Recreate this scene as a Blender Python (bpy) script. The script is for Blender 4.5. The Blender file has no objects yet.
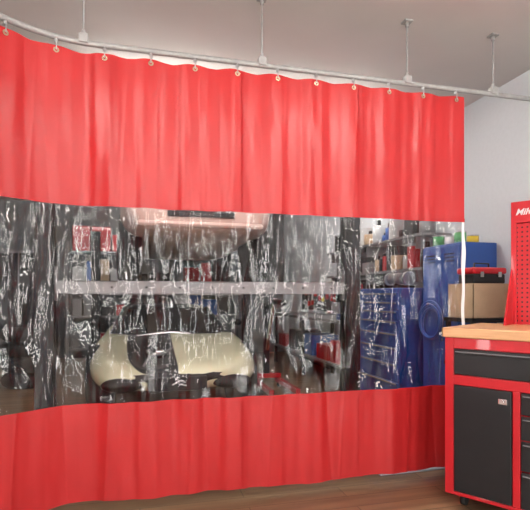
import bpy, bmesh, math, random
from mathutils import Vector, Matrix
random.seed(4)
S=bpy.context.scene
try:
    S.view_settings.view_transform='Standard'; S.view_settings.look='None'
except Exception: pass

# ---------------- materials
def mat(name,col,rough=.5,metal=0,noise=.06,scale=8,bump=0,emit=None,estr=0,coat=0):
    m=bpy.data.materials.new(name); m.use_nodes=True; n=m.node_tree; b=n.nodes['Principled BSDF']
    b.inputs['Roughness'].default_value=rough; b.inputs['Metallic'].default_value=metal
    b.inputs['Coat Weight'].default_value=coat
    tc=n.nodes.new('ShaderNodeTexCoord'); nz=n.nodes.new('ShaderNodeTexNoise'); nz.inputs['Scale'].default_value=scale
    nz.inputs['Detail'].default_value=4
    n.links.new(tc.outputs['Object'],nz.inputs['Vector'])
    cr=n.nodes.new('ShaderNodeValToRGB')
    cr.color_ramp.elements[0].position=.3; cr.color_ramp.elements[1].position=.7
    cr.color_ramp.elements[0].color=[max(0,c*(1-noise)) for c in col]+[1]
    cr.color_ramp.elements[1].color=[min(1,c*(1+noise)) for c in col]+[1]
    n.links.new(nz.outputs['Fac'],cr.inputs['Fac']); n.links.new(cr.outputs['Color'],b.inputs['Base Color'])
    if bump:
        bp=n.nodes.new('ShaderNodeBump'); bp.inputs['Strength'].default_value=bump; bp.inputs['Distance'].default_value=.01
        n.links.new(nz.outputs['Fac'],bp.inputs['Height']); n.links.new(bp.outputs['Normal'],b.inputs['Normal'])
    if emit:
        b.inputs['Emission Color'].default_value=(*emit,1); b.inputs['Emission Strength'].default_value=estr
    return m
M={}
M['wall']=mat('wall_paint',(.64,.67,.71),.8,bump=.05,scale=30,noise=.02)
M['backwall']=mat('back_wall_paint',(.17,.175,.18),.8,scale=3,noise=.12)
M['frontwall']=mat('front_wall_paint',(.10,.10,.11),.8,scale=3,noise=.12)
M['ceil']=mat('ceiling_paint',(.60,.58,.56),.9,scale=2,noise=.03)
M['red']=mat('red_powdercoat',(.50,.010,.018),.35,coat=.3,noise=.04)
M['black']=mat('black_powdercoat',(.012,.012,.014),.4,noise=.15)
M['rubber']=mat('rubber',(.015,.015,.015),.75)
M['chrome']=mat('chrome',(.75,.75,.76),.15,1)
M['galv']=mat('galvanised_steel',(.55,.56,.57),.38,.9,noise=.12,scale=30)
M['zinc']=mat('zinc_pipe',(.36,.36,.355),.5,.2,noise=.12,scale=30)
M['paintgrey']=mat('light_grey_enamel',(.6,.61,.62),.45,noise=.08)
M['beamgrey']=mat('beam_grey_enamel',(.42,.43,.44),.5,noise=.15,scale=6)
M['midgrey']=mat('mid_grey_enamel',(.2,.2,.21),.45,noise=.1)
M['lift']=mat('charcoal_lift_paint',(.014,.015,.017),.45)
M['cream']=mat('cream_car_paint',(.90,.87,.62),.25,coat=.5,noise=.02)
M['pink']=mat('old_pale_primer',(.58,.40,.35),.45,coat=.1,noise=.10,scale=3)
M['glassd']=mat('dark_car_glass',(.02,.022,.025),.1,coat=.2)
M['lamp']=mat('headlamp_glass',(.7,.7,.68),.1,coat=1)
M['blue']=mat('blue_enamel',(.03,.12,.44),.35,coat=.2)
M['dblue']=mat('deep_blue_enamel',(.02,.08,.32),.35,coat=.2)
M['white']=mat('white_plastic',(.8,.8,.8),.4)
M['card']=mat('cardboard',(.55,.40,.26),.85,noise=.1)
M['brass']=mat('pale_brass',(.8,.68,.48),.25,1)
M['green']=mat('green_plastic',(.1,.4,.15),.4)
M['yellow']=mat('yellow_plastic',(.7,.5,.05),.4)
M['orange']=mat('orange_plastic',(.7,.2,.03),.4)
M['mat']=mat('pale_blue_rubber',(.42,.5,.58),.6)

def wood(name,c1,c2,sx,sy,rough,rotz=0,plank=True):
    m=bpy.data.materials.new(name); m.use_nodes=True; n=m.node_tree; b=n.nodes['Principled BSDF']; L=n.links.new
    tc=n.nodes.new('ShaderNodeTexCoord'); mp=n.nodes.new('ShaderNodeMapping'); mp.inputs['Rotation'].default_value[2]=rotz
    L(tc.outputs['Object'],mp.inputs['Vector'])
    mp2=n.nodes.new('ShaderNodeMapping'); mp2.inputs['Scale'].default_value=(sx,sy,sy)
    L(mp.outputs[0],mp2.inputs['Vector'])
    nz=n.nodes.new('ShaderNodeTexNoise'); nz.inputs['Scale'].default_value=1; nz.inputs['Detail'].default_value=6
    L(mp2.outputs[0],nz.inputs['Vector'])
    cr=n.nodes.new('ShaderNodeValToRGB'); cr.color_ramp.elements[0].position=.3; cr.color_ramp.elements[1].position=.72
    cr.color_ramp.elements[0].color=(*c1,1); cr.color_ramp.elements[1].color=(*c2,1)
    L(nz.outputs['Fac'],cr.inputs['Fac'])
    out=cr.outputs['Color']
    if plank:
        br=n.nodes.new('ShaderNodeTexBrick'); br.inputs['Scale'].default_value=1
        br.inputs['Brick Width'].default_value=1.2; br.inputs['Row Height'].default_value=.14
        br.inputs['Mortar Size'].default_value=.003
        br.inputs['Color1'].default_value=(.8,.8,.8,1); br.inputs['Color2'].default_value=(1,1,1,1); br.inputs['Mortar'].default_value=(.35,.3,.25,1)
        L(mp.outputs[0],br.inputs['Vector'])
        mx=n.nodes.new('ShaderNodeMix'); mx.data_type='RGBA'; mx.blend_type='MULTIPLY'; mx.inputs[0].default_value=1
        L(out,mx.inputs[6]); L(br.outputs['Color'],mx.inputs[7]); out=mx.outputs[2]
    L(out,b.inputs['Base Color']); b.inputs['Roughness'].default_value=rough
    return m
M['floor']=wood('brown_plank_floor',(.15,.09,.05),(.30,.185,.105),1.2,14,.3)
M['benchwood']=wood('maple_worktop',(.58,.29,.13),(.74,.43,.22),3,40,.35,plank=False)

# red vinyl
def vinyl_red():
    m=mat('red_vinyl',(.45,.021,.023),.34,noise=.03,scale=3)
    n=m.node_tree; b=n.nodes['Principled BSDF']; L=n.links.new
    b.inputs['Specular IOR Level'].default_value=.45
    tc=n.nodes.new('ShaderNodeTexCoord'); mp=n.nodes.new('ShaderNodeMapping'); mp.inputs['Scale'].default_value=(5,5,1.6)
    L(tc.outputs['Object'],mp.inputs[0])
    nz=n.nodes.new('ShaderNodeTexNoise'); nz.inputs['Scale'].default_value=1; nz.inputs['Detail'].default_value=2
    L(mp.outputs[0],nz.inputs['Vector'])
    bp=n.nodes.new('ShaderNodeBump'); bp.inputs['Strength'].default_value=.8; bp.inputs['Distance'].default_value=.035
    L(nz.outputs['Fac'],bp.inputs['Height']); L(bp.outputs[0],b.inputs['Normal'])
    tr=n.nodes.new('ShaderNodeBsdfTranslucent'); tr.inputs['Color'].default_value=(.8,.04,.035,1)
    mx=n.nodes.new('ShaderNodeMixShader'); mx.inputs[0].default_value=.10
    o=n.nodes['Material Output']
    L(b.outputs[0],mx.inputs[1]); L(tr.outputs[0],mx.inputs[2]); L(mx.outputs[0],o.inputs[0])
    return m
def vinyl_clear():
    m=bpy.data.materials.new('clear_vinyl'); m.use_nodes=True; n=m.node_tree; L=n.links.new
    n.nodes.remove(n.nodes['Principled BSDF']); o=n.nodes['Material Output']
    tc=n.nodes.new('ShaderNodeTexCoord')
    def nz(sc,det,dist):
        mp=n.nodes.new('ShaderNodeMapping'); mp.inputs['Scale'].default_value=sc; L(tc.outputs['Object'],mp.inputs[0])
        z=n.nodes.new('ShaderNodeTexNoise'); z.inputs['Scale'].default_value=1; z.inputs['Detail'].default_value=det; z.inputs['Distortion'].default_value=dist
        L(mp.outputs[0],z.inputs['Vector']); return z.outputs['Fac']
    # crinkle mask: creased patches alternate with calm ones
    mr=n.nodes.new('ShaderNodeMapRange'); mr.inputs['From Min'].default_value=.42; mr.inputs['From Max'].default_value=.60
    mr.inputs['To Min'].default_value=.3; mr.inputs['To Max'].default_value=1.0
    L(nz((3.6,3.6,1.0),1,0),mr.inputs['Value'])
    mu=n.nodes.new('ShaderNodeMath'); mu.operation='MULTIPLY'; L(nz((15,15,2.8),1.2,.8),mu.inputs[0]); L(mr.outputs[0],mu.inputs[1])
    b1=n.nodes.new('ShaderNodeBump'); b1.inputs['Strength'].default_value=1; b1.inputs['Distance'].default_value=.075
    L(mu.outputs[0],b1.inputs['Height'])
    g=n.nodes.new('ShaderNodeBsdfGlossy'); g.inputs['Roughness'].default_value=.02; L(b1.outputs[0],g.inputs['Normal'])
    t=n.nodes.new('ShaderNodeBsdfTransparent'); t.inputs['Color'].default_value=(.97,.975,.98,1)
    fr=n.nodes.new('ShaderNodeFresnel'); fr.inputs['IOR'].default_value=1.55
    ma=n.nodes.new('ShaderNodeMath'); ma.operation='MULTIPLY'; ma.inputs[1].default_value=1.6; ma.use_clamp=True; L(fr.outputs[0],ma.inputs[0])
    mx=n.nodes.new('ShaderNodeMixShader'); L(ma.outputs[0],mx.inputs[0]); L(t.outputs[0],mx.inputs[1]); L(g.outputs[0],mx.inputs[2])
    L(mx.outputs[0],o.inputs[0]); return m
M['vred']=vinyl_red(); M['vclear']=vinyl_clear()
def pegmat():
    m=mat('red_pegboard',(.50,.010,.018),.4,noise=.03); n=m.node_tree; L=n.links.new; b=n.nodes['Principled BSDF']
    src=b.inputs['Base Color'].links[0].from_socket
    tc=[x for x in n.nodes if x.type=='TEX_COORD'][0]; sp=n.nodes.new('ShaderNodeSeparateXYZ'); L(tc.outputs['Object'],sp.inputs[0])
    def f(s):
        a=n.nodes.new('ShaderNodeMath'); a.operation='MULTIPLY'; a.inputs[1].default_value=34; L(s,a.inputs[0])
        c=n.nodes.new('ShaderNodeMath'); c.operation='FRACT'; L(a.outputs[0],c.inputs[0])
        d=n.nodes.new('ShaderNodeMath'); d.operation='SUBTRACT'; d.inputs[1].default_value=.5; L(c.outputs[0],d.inputs[0])
        e=n.nodes.new('ShaderNodeMath'); e.operation='MULTIPLY'; L(d.outputs[0],e.inputs[0]); L(d.outputs[0],e.inputs[1]); return e.outputs[0]
    ad=n.nodes.new('ShaderNodeMath'); L(f(sp.outputs['X']),ad.inputs[0]); L(f(sp.outputs['Z']),ad.inputs[1])
    lt=n.nodes.new('ShaderNodeMath'); lt.operation='LESS_THAN'; lt.inputs[1].default_value=.045; L(ad.outputs[0],lt.inputs[0])
    mx=n.nodes.new('ShaderNodeMix'); mx.data_type='RGBA'; L(lt.outputs[0],mx.inputs[0]); L(src,mx.inputs[6]); mx.inputs[7].default_value=(.05,.003,.003,1)
    L(mx.outputs[2],b.inputs['Base Color']); return m
M['peg']=pegmat()

# ---------------- helpers
def link(o,parent=None,loc=None):
    S.collection.objects.link(o)
    if parent: o.parent=parent
    return o
def empty(name,loc=(0,0,0),rz=0):
    e=bpy.data.objects.new(name,None); e.location=loc; e.rotation_euler[2]=rz; e.empty_display_size=.1; S.collection.objects.link(e); return e
def fin(bm,name,m,parent=None,smooth=False,bevel=0,subsurf=0):
    me=bpy.data.meshes.new(name); bmesh.ops.recalc_face_normals(bm,faces=bm.faces); bm.to_mesh(me); bm.free()
    for mm in (m if isinstance(m,list) else [m]): me.materials.append(mm)
    if smooth:
        for p in me.polygons: p.use_smooth=True
    o=bpy.data.objects.new(name,me); link(o,parent)
    if bevel:
        b=o.modifiers.new('b','BEVEL'); b.width=bevel; b.segments=2; b.limit_method='ANGLE'
    if subsurf:
        s=o.modifiers.new('s','SUBSURF'); s.levels=subsurf; s.render_levels=subsurf
    return o
def addbox(bm,x0,x1,y0,y1,z0,z1,mi=0,rot=None):
    vs=[bm.verts.new((x,y,z)) for x in (x0,x1) for y in (y0,y1) for z in (z0,z1)]
    if rot:
        for v in vs: v.co=rot@v.co
    for f in ((0,1,3,2),(4,6,7,5),(0,4,5,1),(2,3,7,6),(0,2,6,4),(1,5,7,3)):
        fc=bm.faces.new([vs[i] for i in f]); fc.material_index=mi
def box(name,x0,x1,y0,y1,z0,z1,m,parent=None,bevel=0):
    bm=bmesh.new(); addbox(bm,x0,x1,y0,y1,z0,z1); return fin(bm,name,m,parent,bevel=bevel)
def addcyl(bm,p0,p1,r,r2=None,seg=20,mi=0):
    p0=Vector(p0);p1=Vector(p1);d=p1-p0
    mt=Matrix.Translation((p0+p1)/2)@d.to_track_quat('Z','Y').to_matrix().to_4x4()
    r_=bmesh.ops.create_cone(bm,cap_ends=True,segments=seg,radius1=r,radius2=r if r2 is None else r2,depth=d.length,matrix=mt)
    for v in r_['verts']:
        for f in v.link_faces: f.material_index=mi
def cyl(name,p0,p1,r,m,parent=None,r2=None,seg=20,smooth=True,bevel=0):
    bm=bmesh.new(); addcyl(bm,p0,p1,r,r2,seg); o=fin(bm,name,m,parent,bevel=bevel)
    if smooth:
        for p in o.data.polygons: p.use_smooth=len(p.vertices)<=4
    return o
def ell(name,c,s,m,parent=None):
    bm=bmesh.new(); bmesh.ops.create_uvsphere(bm,u_segments=24,v_segments=14,radius=1,matrix=Matrix.Translation(c)@Matrix.Diagonal((*s,1)))
    return fin(bm,name,m,parent,smooth=True)
def torus(name,c,axis,R,r,m,parent=None,seg=32,rs=10):
    bm=bmesh.new(); q=Vector(axis).to_track_quat('Z','Y')
    g=[[bm.verts.new(Vector(c)+q@Vector(((R+r*math.cos(b))*math.cos(a),(R+r*math.cos(b))*math.sin(a),r*math.sin(b))))
        for b in [2*math.pi*j/rs for j in range(rs)]] for a in [2*math.pi*i/seg for i in range(seg)]]
    for i in range(seg):
        for j in range(rs):
            bm.faces.new([g[i][j],g[(i+1)%seg][j],g[(i+1)%seg][(j+1)%rs],g[i][(j+1)%rs]])
    return fin(bm,name,m,parent,smooth=True)
def tube(name,pts,r,m,parent=None):
    c=bpy.data.curves.new(name,'CURVE'); c.dimensions='3D'; c.bevel_depth=r; c.bevel_resolution=4; c.use_fill_caps=True
    s=c.splines.new('POLY'); s.points.add(len(pts)-1)
    for i,p in enumerate(pts): s.points[i].co=(*p,1)
    c.materials.append(m); o=bpy.data.objects.new(name,c); return link(o,parent)

# ---------------- room
XL,XR,YF,YB,H=-3.0,3.0,-2.8,9.9,3.0
box('floor',XL-.1,XR+.1,YF-.1,YB+.1,-.08,0,M['floor'])
box('ceiling',XL-.1,XR+.1,YF-.1,YB+.1,H,H+.08,M['ceil'])
box('wall_right',XR,XR+.1,YF,YB,0,H,M['wall'])
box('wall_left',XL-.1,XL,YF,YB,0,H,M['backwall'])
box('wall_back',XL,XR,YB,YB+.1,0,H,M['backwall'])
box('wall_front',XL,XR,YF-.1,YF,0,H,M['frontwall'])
box('baseboard_right',XR-.015,XR,YF,YB,0,.1,M['backwall'])

# ---------------- lights (fluorescent battens)
def fixture(x,y,e,rot=False,L=1.2):
    f=empty('ceiling_light',(x,y,0)); 
    if rot: f.rotation_euler[2]=math.pi/2
    box('housing',-L/2-.03,L/2+.03,-.04,.04,H-.10,H-.06,M['white'],f,bevel=.005)
    for q in (-.4,.4): cyl('stem',(q,0,H-.06),(q,0,H),.01,M['white'],f)
    em=mat('tube_glow',(1,1,1),emit=(1,.96,.9),estr=e)
    for s in (-.06,.06):
        cyl('tube',(-L/2,s,H-.12),(L/2,s,H-.12),.016,em,f,seg=10)
for x,y in ((-.9,.9),(1.5,1.0),(-1.0,-1.2),(1.0,-1.2)): fixture(x,y,66)
for x,y in ((-1.2,6.2),(1.6,6.4),(.4,8.4)): fixture(x,y,40)
fixture(.2,4.12,60); fixture(1.5,4.12,40)  # pair added to brighten the sports car, hidden behind the curtain
fixture(2.6,5.5,25,True)
# tall glowing panels added out of view, to put streaks in the clear vinyl
def streak_panel(x,y,nx,ny,e=27,z0=.2,z1=2.7,w=.085):
    f=empty('vinyl_streak_panel',(x,y,0)); f.rotation_euler[2]=math.atan2(ny,nx)
    box('backplate',0,.04,-w-.02,w+.02,z0-.03,z1+.03,M['white'],f,bevel=.004)
    em=mat('streak_glow',(1,1,1),emit=(1,.97,.93),estr=e)
    box('streak_emitter',.04,.05,-w,w,z0,z1,em,f)
for x in (-2.0,-1.0,0.0,1.0,2.0): streak_panel(x,YF,0,1)
streak_panel(XL,1.0,1,0); streak_panel(XR,-.8,-1,0)

wd=bpy.data.worlds.new('World'); S.world=wd; wd.use_nodes=True
wd.node_tree.nodes['Background'].inputs[0].default_value=(.82,.9,1,1); wd.node_tree.nodes['Background'].inputs[1].default_value=.9

# ---------------- curtain path
YC=2.81; R=.7; XA=-.22
Larc=R*math.pi/2; Lstr=.7
XEND=2.12
def path(s):
    Ls=XEND-XA
    if s<=Ls: return Vector((XEND-s,YC,0)),Vector((0,-1,0))
    s-=Ls
    if s<=Larc:
        th=s/R; return Vector((XA-R*math.sin(th),YC-R+R*math.cos(th),0)),Vector((math.sin(th),-math.cos(th),0))
    s-=Larc
    return Vector((XA-R,YC-R-s,0)),Vector((1,0,0))
Ltot=XEND-XA+Larc+Lstr
ZT,Z1,Z2,ZB=2.545,1.70,.60,.055
G=.25
ph=[random.uniform(0,6.28) for _ in range(16)]
def fold(s,z):
    t=(ZT-z)/(ZT-ZB)
    am=.55+.45*math.sin(s*2.7+ph[10])
    g=math.sin(2*math.pi*s/G+.8*math.sin(s*2.1+ph[0])); g=math.copysign(abs(g)**.75,g)
    a=.0075*g*(1-.4*t)*(.5+am)
    a+=.010*math.sin(2*math.pi*s/.53+ph[1]+t*.8)*min(1,.15+t)
    a+=.006*math.sin(2*math.pi*s/.21+ph[2]+1.5*t)*t*(.5+.5*math.sin(s*3+ph[3]))
    a+=.002*math.sin(2*math.pi*s/.09+ph[4]-t*2.5)*math.sin(s*5+ph[5])
    a+=.02*math.sin(s*1.9+ph[6])*t
    c=math.sin(s*4.1+ph[11]+t*.6); a+=.022*(abs(c)**.6)*min(1,.3+t)
    c=math.sin(s*6.7+ph[12]-t*.9); a-=.014*(abs(c)**.5)*min(1,.3+t)
    if Z2<z<Z1:
        e=min(1,(Z1-z)/.12,(z-Z2)/.12)
        a+=e*(.006*math.sin(z*11+s*29+ph[7]+2*math.sin(s*9))+.004*math.sin(z*23-s*23+ph[8])+.006*math.sin(s*52+ph[9]+1.7*math.sin(z*6+s*4)))
    return a
cur=empty('vinyl_curtain')
NS=600
def zr(a,b,n): return [a+(b-a)*i/n for i in range(n)]
zs=zr(ZT,Z1,34)+zr(Z1,Z2,70)+zr(Z2,ZB,26)+[ZB]
bm=bmesh.new(); grid=[]
for z in zs:
    row=[]
    for i in range(NS+1):
        s=Ltot*i/NS; p,n=path(s)
        zz=z
        if z>ZT-.12: zz=z-.010*(1-abs(math.cos(math.pi*(s-.06)/G)))*(z-(ZT-.12))/.12
        if z<=ZB+.001: zz=z+.005*math.sin(s*7+ph[10])
        v=p+n*fold(s,z); row.append(bm.verts.new((v.x,v.y,zz)))
    grid.append(row)
for j in range(len(zs)-1):
    zc=(zs[j]+zs[j+1])/2; mi=1 if Z2<zc<Z1 else 0
    for i in range(NS):
        f=bm.faces.new([grid[j][i],grid[j][i+1],grid[j+1][i+1],grid[j+1][i]]); f.material_index=mi; f.smooth=True
me=bpy.data.meshes.new('panels'); bm.to_mesh(me); bm.free(); me.materials.append(M['vred']); me.materials.append(M['vclear'])
link(bpy.data.objects.new('panels',me),cur)
def strip(name,z0,z1,off,m):
    bm=bmesh.new(); rows=[]
    for z in (z0,z1):
        rows.append([])
        for i in range(NS+1):
            s=Ltot*i/NS; p,n=path(s); v=p+n*(fold(s,z)+off)
            rows[-1].append(bm.verts.new((v.x,v.y,z)))
    for i in range(NS):
        f=bm.faces.new([rows[0][i],rows[0][i+1],rows[1][i+1],rows[1][i]]); f.smooth=True
    return fin(bm,name,m,cur,smooth=True)
strip('upper_seam',Z1+.022,Z1-.003,.005,M['vred']); strip('lower_seam',Z2+.003,Z2-.022,.005,M['vred'])
strip('bottom_hem',ZB+.05,ZB+.045,.004,M['vred'])
def vstrip(name,s0,s1,za,zb,m,off=.003,n_=40):
    bm=bmesh.new(); rr=[]
    for i in range(n_+1):
        z=za+(zb-za)*i/n_; row=[]
        for k in range(4):
            s=s0+(s1-s0)*k/3; p,n=path(s); v=p+n*(fold(s,z)+off); row.append(bm.verts.new((v.x,v.y,z)))
        rr.append(row)
    for i in range(n_):
        for k in range(3): bm.faces.new([rr[i][k],rr[i][k+1],rr[i+1][k+1],rr[i+1][k]])
    fin(bm,name,m,cur,smooth=True)
for s in (.75,1.5,2.25):
    vstrip('weld_seam_upper',s,s+.03,ZT-.015,Z1,M['vred'],.008); vstrip('weld_seam_lower',s,s+.03,Z2,ZB+.005,M['vred'],.008)
vstrip('edge_binding',.0,.022,Z1,Z2,M['white'])
# track
ZK=2.592
tr=empty('curtain_track')
pts=[(3.0,YC,ZK)]+[tuple(path(Ltot*i/80)[0]+Vector((0,0,ZK))) for i in range(81)]
tube('rail',pts,.0165,M['zinc'],tr)
box('wall_bracket',2.975,3.0,YC-.04,YC+.04,ZK-.04,ZK+.04,M['galv'],tr)
bmg=bmesh.new(); bmh=bmesh.new()
s=.06
while s<Ltot-.05:
    p,n=path(s); c=p+n*(fold(s,ZT-.03)+.004)+Vector((0,0,ZT-.026))
    q=n.to_track_quat('Z','Y')
    for i in range(16):
        a0=2*math.pi*i/16;a1=2*math.pi*(i+1)/16
        vs=[bmg.verts.new(c+q@Vector((r*math.cos(a),r*math.sin(a),0))) for a,r in ((a0,.006),(a1,.006),(a1,.015),(a0,.015))]
        bmg.faces.new(vs)
    addcyl(bmh,c+n*.004,Vector((p.x,p.y,ZK-.012))+n*.012,.003,seg=8)
    addcyl(bmh,Vector((p.x,p.y,ZK-.03)),Vector((p.x,p.y,ZK-.008)),.010,seg=10)
    s+=G
fin(bmg,'grommets',M['brass'],cur); fin(bmh,'roller_hooks',M['galv'],tr)
def hanger(xy):
    x,y=xy
    cyl('rod',(x,y,ZK),(x,y,H),.0055,M['zinc'],tr,seg=10)
    box('ceiling_plate',x-.028,x+.028,y-.028,y+.028,H-.010,H,M['zinc'],tr)
    cyl('nut',(x,y,H-.04),(x,y,H-.010),.012,M['zinc'],tr,seg=6)
    box('clamp',x-.024,x+.024,y-.026,y+.026,ZK-.005,ZK+.045,M['zinc'],tr,bevel=.004)
    cyl('lock_nut',(x,y,ZK+.045),(x,y,ZK+.065),.012,M['zinc'],tr,seg=6)
def xat(px):
    a=math.atan((px-265)/480)+math.radians(14.6); return math.tan(a)*YC
for px in (85,262,407,493): hanger((xat(px),YC) if px>100 else (-.30,2.806))

# ---------------- workbench
wb=empty('tool_workbench',(1.698,2.409,0),math.radians(-57.3))
LB=1.3; DB=.62; HT=1.02
box('worktop',-.012,LB+.012,-.015,DB+.01,HT-.055,HT,M['benchwood'],wb,bevel=.006)
zb=.075
box('body',0.0,LB,.012,DB,zb,HT-.056,M['red'],wb,bevel=.004)
bm=bmesh.new()
def fr(x0,x1,z0,z1): addbox(bm,x0,x1,-.004,.02,z0,z1)
fr(0,.05,zb,HT-.056);fr(LB-.05,LB,zb,HT-.056);fr(.05,LB-.05,.905,HT-.056);fr(.05,LB-.05,.70,.755);fr(.05,LB-.05,zb,.095)
fr(.358,.395,.095,.70);fr(.9,.94,.095,.70)
fin(bm,'face_frame',M['red'],wb,bevel=.003)
def panel(nm,x0,x1,z0,z1,door=False):
    g=.004
    box(nm,x0+g,x1-g,-.010,.012,z0+g,z1-g,M['black'],wb,bevel=.004)
    if not door:
        box(nm+'_pull',x0+g+.01,x1-g-.01,-.022,-.010,z1-.03,z1-.014,M['black'],wb,bevel=.003)
        box(nm+'_pull_edge',x0+g+.012,x1-g-.012,-.0245,-.022,z1-.020,z1-.015,M['midgrey'],wb)
panel('wide_drawer',.05,LB-.05,.755,.905)
panel('left_door',.05,.358,.095,.70,door=True)
box('latch',.29,.335,-.018,-.010,.625,.655,M['chrome'],wb,bevel=.003)
cyl('lock',(.312,-.024,.64),(.312,-.010,.64),.009,M['chrome'],wb)
panel('right_door',.94,LB-.05,.095,.70,door=True)
for i,(a,b) in enumerate(((.58,.70),(.45,.58),(.29,.45),(.095,.29))): panel('drawer_%d'%i,.395,.9,a,b)
for x in (.08,LB-.08):
    for y in (.08,DB-.08):
        cyl('caster_wheel',(x-.014,y,.034),(x+.014,y,.034),.034,M['rubber'],wb)
        box('caster_fork',x-.02,x+.02,y-.02,y+.02,.06,zb,M['galv'],wb)
PX0=.2
box('pegboard',PX0,LB,DB-.03,DB-.012,HT,HT+.76,M['peg'],wb,bevel=.002)
bm=bmesh.new()
addbox(bm,PX0-.012,PX0+.02,DB-.045,DB-.005,HT,HT+.775);addbox(bm,LB-.02,LB+.012,DB-.045,DB-.005,HT,HT+.775)
addbox(bm,PX0,LB,DB-.045,DB-.005,HT+.64,HT+.775)
fin(bm,'pegboard_frame',M['red'],wb,bevel=.003)
bm=bmesh.new()
for x in (PX0-.012,LB):
    a=[bm.verts.new((x+d,y,z)) for d in (0,.012) for y,z in ((DB-.2,HT),(DB-.04,HT),(DB-.04,HT+.36))]
    bm.faces.new(a[:3]);bm.faces.new(a[3:][::-1]);bm.faces.new([a[0],a[1],a[4],a[3]]);bm.faces.new([a[1],a[2],a[5],a[4]]);bm.faces.new([a[2],a[0],a[3],a[5]])
fin(bm,'gusset',M['red'],wb)
t=bpy.data.curves.new('logo_lettering','FONT'); t.body='Milwaukee'; t.size=.055; t.shear=.35; t.extrude=.001; t.offset=.001; t.materials.append(M['white'])
to=bpy.data.objects.new('logo_lettering',t); link(to,wb); to.location=(PX0+.015,DB-.047,HT+.69); to.rotation_euler=(math.pi/2,0,0)

# ---------------- right hand clutter beyond curtain
e=empty('utility_cart')
for x in (2.4,2.77):
    for y in (3.07,3.37): box('leg',x,x+.03,y,y+.03,.0,1.03,M['black'],e)
for z in (.25,.65,1.0): box('shelf',2.39,2.81,3.06,3.41,z,z+.03,M['black'],e)
c=empty('cardboard_box')
bm=bmesh.new()
X0,X1,Y0,Y1,Z0,Z3=2.41,2.79,3.08,3.38,1.03,1.29
addbox(bm,X0,X1,Y0,Y1,Z0,Z0+.005);addbox(bm,X0,X0+.005,Y0,Y1,Z0,Z3);addbox(bm,X1-.005,X1,Y0,Y1,Z0,Z3);addbox(bm,X0,X1,Y0,Y0+.005,Z0,Z3);addbox(bm,X0,X1,Y1-.005,Y1,Z0,Z3)
addbox(bm,X0,X1,Y0,Y1-.15,Z3,Z3+.005);addbox(bm,X0,X1,Y1-.145,Y1,Z3,Z3+.005)
fin(bm,'carton',M['card'],c)
box('tape',X0,X1,Y1-.18,Y1-.12,Z3+.005,Z3+.006,M['yellow'],c)
tb=empty('toolbox')
box('case',2.45,2.74,3.13,3.31,1.297,1.37,M['black'],tb,bevel=.01)
box('lid',2.44,2.75,3.12,3.32,1.37,1.42,M['red'],tb,bevel=.015)
tube('handle',[(2.53,3.22,1.41),(2.53,3.22,1.455),(2.66,3.22,1.455),(2.66,3.22,1.41)],.008,M['black'],tb)
box('latch_l',2.50,2.53,3.11,3.125,1.345,1.385,M['chrome'],tb);box('latch_r',2.66,2.69,3.11,3.125,1.345,1.385,M['chrome'],tb)

bc=empty('storage_cabinet')
box('carcass',2.62,2.98,3.5,4.05,.06,1.66,M['dblue'],bc,bevel=.008)
box('plinth',2.65,2.97,3.53,4.02,0,.06,M['black'],bc)
for i,(a,b) in enumerate(((3.51,3.772),(3.778,4.04))):
    box('door',2.605,2.62,a,b,.08,1.64,M['dblue'],bc,bevel=.004)
    for z in (1.5,1.53,1.56): box('vent',2.603,2.606,a+.06,b-.06,z,z+.012,M['black'],bc)
box('door_handle',2.6025,2.606,3.73,3.75,.8,1.0,M['chrome'],bc)
for i,(x,y,m) in enumerate(((2.7,3.62,'green'),(2.72,3.78,'white'),(2.7,3.93,'green'),(2.86,3.66,'yellow'),(2.86,3.86,'white'))):
    bx=empty('paint_can')
    cyl('can',(x,y,1.66),(x,y,1.75-.02*(i%2)),.05,M[m],bx); cyl('lid',(x,y,1.75-.02*(i%2)),(x,y,1.76-.02*(i%2)),.052,M['galv'],bx)
tc=empty('tool_chest')
box('carcass',2.42,2.96,4.14,5.0,.12,1.28,M['dblue'],tc,bevel=.01)
zz=[.15,.36,.54,.70,.84,.96,1.06,1.15,1.24]
for i in range(8):
    box('drawer',2.405,2.42,4.17,4.97,zz[i]+.006,zz[i+1]-.006,M['dblue'],tc,bevel=.004)
    box('pull',2.39,2.405,4.19,4.95,zz[i+1]-.025,zz[i+1]-.013,M['midgrey'],tc)
for x in (2.5,2.88):
    for y in (4.22,4.92): cyl('caster',(x-.02,y,.055),(x+.02,y,.055),.055,M['rubber'],tc); box('fork',x-.025,x+.025,y-.02,y+.02,.08,.12,M['galv'],tc)
ws=empty('wall_shelf')
for z in (1.46,1.80):
    box('board',2.66,3.0,4.15,6.6,z,z+.025,M['midgrey'],ws)
    for y in (4.3,5.4,6.5): box('bracket',2.7,3.0,y,y+.02,z-.12,z,M['midgrey'],ws)
cols=['midgrey','red','blue','card','black','midgrey','lift','dblue','black','paintgrey','lift','red']
for z in (1.485,1.825):
    y=4.2
    while y<6.4:
        wv=random.uniform(.07,.2); hh=random.uniform(.12,.3)
        m=M[random.choice(cols)]
        if random.random()<.45: cyl('bottle',(2.82,y+wv/2,z),(2.82,y+wv/2,z+hh*.75),wv*.42,m,ws); cyl('bottle_cap',(2.82,y+wv/2,z+hh*.75),(2.82,y+wv/2,z+hh),wv*.15,M['black'],ws)
        else: box('carton',2.72,2.94,y,y+wv,z,z+hh,m,ws,bevel=.004)
        y+=wv+.02
pb=empty('tool_board')
box('board',2.965,2.985,5.3,8.6,.95,1.42,M['lift'],pb)
y=5.4
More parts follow.
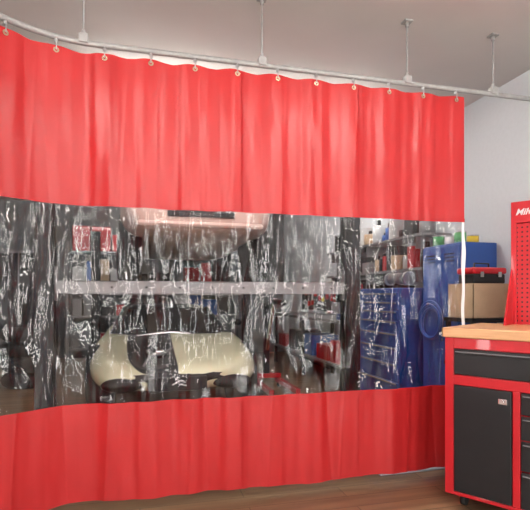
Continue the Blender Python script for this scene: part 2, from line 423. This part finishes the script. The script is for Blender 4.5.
while y<8.5:
    L_=random.uniform(.1,.3)
    cyl('tool_shaft',(2.945,y,1.36-L_),(2.945,y,1.36),.014,M[random.choice(['chrome','paintgrey','red'])],pb,seg=8)
    box('tool_handle',2.925,2.965,y-.02,y+.02,1.30-L_,1.38-L_,M[random.choice(['red','black','yellow'])],pb,bevel=.005)
    y+=random.uniform(.1,.22)
wk=empty('workshop_bench')
box('top',2.35,2.94,5.3,8.5,.86,.9,M['midgrey'],wk)
for x in (2.38,2.86):
    for y in (5.34,6.9,8.42): box('leg',x,x+.05,y,y+.05,0,.86,M['lift'],wk)
box('lower_shelf',2.38,2.91,5.34,8.45,.3,.33,M['midgrey'],wk)
for y in (5.5,6.0,6.6,7.3,7.9):
    box('crate',2.42,2.85,y,y+.4,.33,.33+random.uniform(.2,.4),M[random.choice(['red','black','blue','lift'])],wk,bevel=.01)
bv=empty('bench_vise')
box('base',2.42,2.60,5.5,5.68,.9,.95,M['dblue'],bv); box('body',2.40,2.64,5.54,5.64,.95,1.08,M['dblue'],bv,bevel=.01); box('jaw',2.36,2.40,5.5,5.68,.98,1.12,M['galv'],bv)
cyl('screw',(2.25,5.59,1.0),(2.4,5.59,1.0),.018,M['chrome'],bv); cyl('bar',(2.27,5.5,1.0),(2.27,5.7,1.0),.008,M['chrome'],bv)
bg=empty('bench_grinder')
box('base',2.55,2.75,4.4,4.6,1.28,1.31,M['black'],bg); cyl('motor',(2.62,4.36,1.38),(2.62,4.64,1.38),.065,M['midgrey'],bg)
for y in (4.3,4.66): cyl('wheel',(2.62,y,1.38),(2.62,y+.03,1.38),.07,M['galv'],bg)
cyl('neck',(2.62,4.5,1.3),(2.62,4.5,1.34),.05,M['black'],bg)
ah=empty('air_hose')
for i in range(5): torus('coil',(2.575-.010*(i%3),3.86+.008*(i%2),.95+.01*i),(1,.01*i,0),.14+.006*i,.009,M['blue'],ah)
cyl('hook',(2.602,3.86,1.12),(2.53,3.86,1.13),.008,M['galv'],ah)
box('floor_mat',1.55,2.2,2.9,3.5,0,.012,M['mat'],None,bevel=.004)
# folding engine hoist parked by the right lift post
eh=empty('engine_hoist')
for dx in (-.16,.16):
    box('leg',1.62+dx-.03,1.62+dx+.03,5.3,6.2,.06,.12,M['red'],eh,bevel=.006)
    for y in (5.36,6.12): cyl('caster',(1.62+dx-.015,y,.03),(1.62+dx+.015,y,.03),.03,M['rubber'],eh)
box('cross',1.43,1.81,6.1,6.2,.12,.18,M['red'],eh,bevel=.006)
box('mast',1.585,1.655,6.11,6.18,.18,1.1,M['lift'],eh,bevel=.006)
tube('boom',[(1.62,6.14,1.06),(1.62,5.75,1.14),(1.62,5.35,1.12)],.035,M['lift'],eh)
tube('ram',[(1.62,6.1,.5),(1.62,5.8,1.1)],.025,M['chrome'],eh)
tube('chain',[(1.62,5.37,1.1),(1.62,5.37,.8)],.01,M['galv'],eh)

# ---------------- lift
lf=empty('four_post_lift'); LX0,LX1,LY0,LY1=-.775,2.02,4.4,9.2
def post(x,y,d):
    bm=bmesh.new()
    w=.075
    addbox(bm,x-w,x+w,y-w,y-w+.012,0,2.35); addbox(bm,x-w,x+w,y+w-.012,y+w,0,2.35)
    xo=x-w if d>0 else x+w-.012
    addbox(bm,xo,xo+.012,y-w,y+w,0,2.35)
    xi=x+w-.012 if d>0 else x-w
    addbox(bm,xi,xi+.012,y-w,y-w+.04,0,2.35); addbox(bm,xi,xi+.012,y+w-.04,y+w,0,2.35)
    addbox(bm,x-w-.01,x+w+.01,y-w-.01,y+w+.01,2.35,2.365)
    addbox(bm,x-.15,x+.15,y-.15,y+.15,0,.015)
    fin(bm,'post',M['lift'],lf,bevel=.003)
    bm=bmesh.new(); addbox(bm,x-.02,x+.02,y-.02,y+.02,.015,2.34); fin(bm,'lock_ladder',M['galv'],lf)
for x,d in ((LX0,1),(LX1,-1)):
    for y in (LY0,LY1): post(x,y,d)
for y in (LY0,LY1):
    bm=bmesh.new(); addbox(bm,LX0+.09,LX1-.09,y-.06,y-.045,1.22,1.33);addbox(bm,LX0+.09,LX1-.09,y+.045,y+.06,1.22,1.33)
    addbox(bm,LX0+.09,LX1-.09,y-.06,y+.06,1.318,1.33)
    fin(bm,'crossbeam',M['beamgrey'],lf,bevel=.003)
    bm=bmesh.new()
    for i in range(9): 
        x=LX0+.25+i*.29; addcyl(bm,(x,y-.066,1.275),(x,y-.06,1.275),.010,seg=12)
    fin(bm,'bolts',M['black'],lf)
    for x,d in ((LX0,1),(LX1,-1)): box('carriage',x+d*.022 if d>0 else x-.1,x+.1 if d>0 else x-.022,y-.03,y+.03,1.16,1.45,M['midgrey'],lf)
cx=(LX0+LX1)/2
for sx in (-.75,.75):
    bm=bmesh.new(); addbox(bm,cx+sx-.23,cx+sx+.23,LY0+.06,LY1-.06,1.30,1.335)
    addbox(bm,cx+sx-.23,cx+sx-.215,LY0+.06,LY1-.06,1.25,1.335);addbox(bm,cx+sx+.215,cx+sx+.23,LY0+.06,LY1-.06,1.25,1.335)
    fin(bm,'runway',M['lift'],lf,bevel=.002)

# ---------------- cars
def car(name,loc,paint,rise=0.0,cab=.27,openbay=False):
    e=empty(name,loc)
    st=[(0,.52,.36,.44,.42),(.06,.70,.28,.53,.50),(.25,.80,.24,.63,.57),(.6,.85,.22,.73,.66),(1.05,.86,.22,.80,.76),(1.5,.84,.2,.81,.84),
        (2.5,.84,.2,.83,.87),(3.2,.85,.2,.84,.86),(3.7,.81,.25,.80,.79),(4.0,.70,.33,.70,.69),(4.1,.5,.42,.58,.57)]
    if openbay:
        st=[(y,W,B,Sx-.08*min(1,y/.6),C-.10*min(1,y/.8)) for y,W,B,Sx,C in st[:-2]]+st[-2:]
    else:
        st[0]=(0,.6,.34,.60,.60); st[1]=(.06,.76,.27,.70,.70); st[2]=(.25,.82,.24,.76,.76); st[3]=(.6,.85,.22,.79,.80)
    bm=bmesh.new(); rings=[]
    for si,(y,W,B,Sx,C) in enumerate(st):
        h=[(0,B),(.6*W,B),(.93*W,B+.04),(W,(B+Sx)/2),(.98*W,Sx-.1),(.86*W,Sx),(.72*W,Sx-.01),(.56*W,(Sx+C)/2-.02),(.42*W,C-.005),(.2*W,C),(0,C+.006)]
        r=[(x,z) for x,z in h]+[(-x,z) for x,z in h[1:-1][::-1]]
        rings.append([bm.verts.new((x,y,z+rise)) for x,z in r])
    n=len(rings[0])
    for i in range(len(rings)-1):
        for j in range(n):
            f=bm.faces.new([rings[i][j],rings[i][(j+1)%n],rings[i+1][(j+1)%n],rings[i+1][j]])
            if openbay and 0<=i<=4 and 10<=j<=12: f.material_index=1
    if openbay:
        for i in (2,3):
            for j in (11,12): rings[i][j].co.z-=.10
    f=bm.faces.new(rings[0]); bm.faces.new(rings[-1][::-1])
    if openbay: f.material_index=1
    fin(bm,'body',[paint,M['black']],e,smooth=True,subsurf=2)
    zb_,zt=.80+rise,.85+cab+rise
    if openbay: zb_-=.1
    base=[(-.68,1.3),(.68,1.3),(.70,2.4),(.66,3.6),(-.66,3.6),(-.70,2.4)]; top=[(-.5,1.85),(.5,1.85),(.54,2.4),(.48,2.95),(-.48,2.95),(-.54,2.4)]
    rm=M['lift'] if openbay else paint
    bm=bmesh.new(); b=[bm.verts.new((x,y,zb_)) for x,y in base]; t=[bm.verts.new((x,y,zt-.02)) for x,y in top]
    for i in range(6): bm.faces.new([b[i],b[(i+1)%6],t[(i+1)%6],t[i]])
    bm.faces.new(t); bm.faces.new(b[::-1]); fin(bm,'glass',M['glassd'],e,bevel=.02)
    bm=bmesh.new(); t=[bm.verts.new((x*1.04,2.4+(y-2.4)*1.05,zt-.03)) for x,y in top]; u=[bm.verts.new((x*.8,2.4+(y-2.4)*.8,zt+.015)) for x,y in top]
    for i in range(6): bm.faces.new([t[i],t[(i+1)%6],u[(i+1)%6],u[i]])
    bm.faces.new(u); bm.faces.new(t[::-1]); fin(bm,'roof',rm,e,bevel=.015)
    for i in range(6): tube('pillar',[(base[i][0],base[i][1],zb_),(top[i][0]*1.02,top[i][1],zt-.02)],.022,rm,e)
    for sx in (-1,1):
        for y in (.78,3.25):
            cyl('wheel_arch',(sx*.6,y,.31+rise*.5),(sx*.853,y,.31+rise*.5),.34,M['rubber'],e,seg=32)
            torus('tire',(sx*.79,y,.31),(1,0,0),.225,.085,M['rubber'],e)
            cyl('rim',(sx*.72,y,.31),(sx*.845,y,.31),.17,M['chrome'],e); cyl('hub',(sx*.84,y,.31),(sx*.86,y,.31),.05,M['black'],e)
        ell('mirror',(sx*.86,1.55,.82+rise),(.06,.04,.045),rm,e)
        if openbay:
            ell('side_intake',(sx*.50,.05,.345),(.19,.07,.07),M['black'],e)
        else:
            ell('headlight',(sx*.60,.06,.62+rise),(.10,.05,.07),M['lamp'],e)
    if openbay:
        box('front_panel',-.28,.26,-.02,.03,.28,.41,M['black'],e,bevel=.01)
        tube('emblem',[(-.06,-.024,.34),(.02,-.024,.38),(.06,-.024,.36),(.0,-.024,.345),(.07,-.024,.33)],.006,M['white'],e)
        cyl('air_filter',(-.18,.62,.52),(-.18,.62,.60),.11,M['chrome'],e)
        tube('coolant_hose',[(-.32,.35,.46),(-.25,.4,.56),(-.1,.45,.58),(-.02,.7,.60)],.014,M['midgrey'],e)
        tube('strut_bar',[(-.38,.95,.72),(0,.95,.75),(.2,.95,.73)],.014,M['chrome'],e)
    else:
        box('grille',-.35,.35,-.015,.03,.42+rise,.52+rise,M['lift'],e,bevel=.01)
        box('bumper',-.66,.66,-.04,.03,.31+rise,.37+rise,paint,e,bevel=.028)
    return e
sc_=car('sports_car',(.36,4.66,0),M['cream'],openbay=True,cab=.17); sc_.scale=(1.04,1.04,1.04)
car('pickup_car',(cx,5.0,1.338),M['pink'],rise=.26)

# ---------------- back clutter
sh=empty('storage_rack')
for x in (-1.3,.3,1.9):
    for y in (9.35,9.8): box('upright',x,x+.04,y,y+.04,0,2.2,M['midgrey'],sh)
for z in (.2,.8,1.4,2.0):
    box('shelf',-1.3,1.94,9.35,9.84,z,z+.03,M['midgrey'],sh)
    x=-1.2
    while x<1.7:
        wv=random.uniform(.12,.4); box('bin',x,x+wv,9.42,9.78,z+.03,z+random.uniform(.2,.5),M[random.choice(cols)],sh,bevel=.01); x+=wv+.03
lc=empty('wall_cabinet')
box('carcass',-2.6,-1.5,9.2,9.85,0,2.0,M['midgrey'],lc,bevel=.01)
for x in (-2.58,-2.04): box('door',x,x+.52,9.18,9.2,.06,1.95,M['lift'],lc,bevel=.005); cyl('knob',(x+.45,9.15,1.0),(x+.45,9.18,1.0),.02,M['chrome'],lc)
tt=empty('tire_stack')
for i in range(4): torus('tire',(-1.45,7.0,.1+i*.2),(0,0,1),.23,.1,M['rubber'],tt)

# ---------------- camera
cd=bpy.data.cameras.new('camera'); cd.sensor_width=36; cd.lens=480/530*36; cd.shift_y=41/530
co=bpy.data.objects.new('camera',cd); S.collection.objects.link(co); co.location=(0,0,1.2); co.rotation_euler=(math.pi/2,0,math.radians(-14.6)); S.camera=co
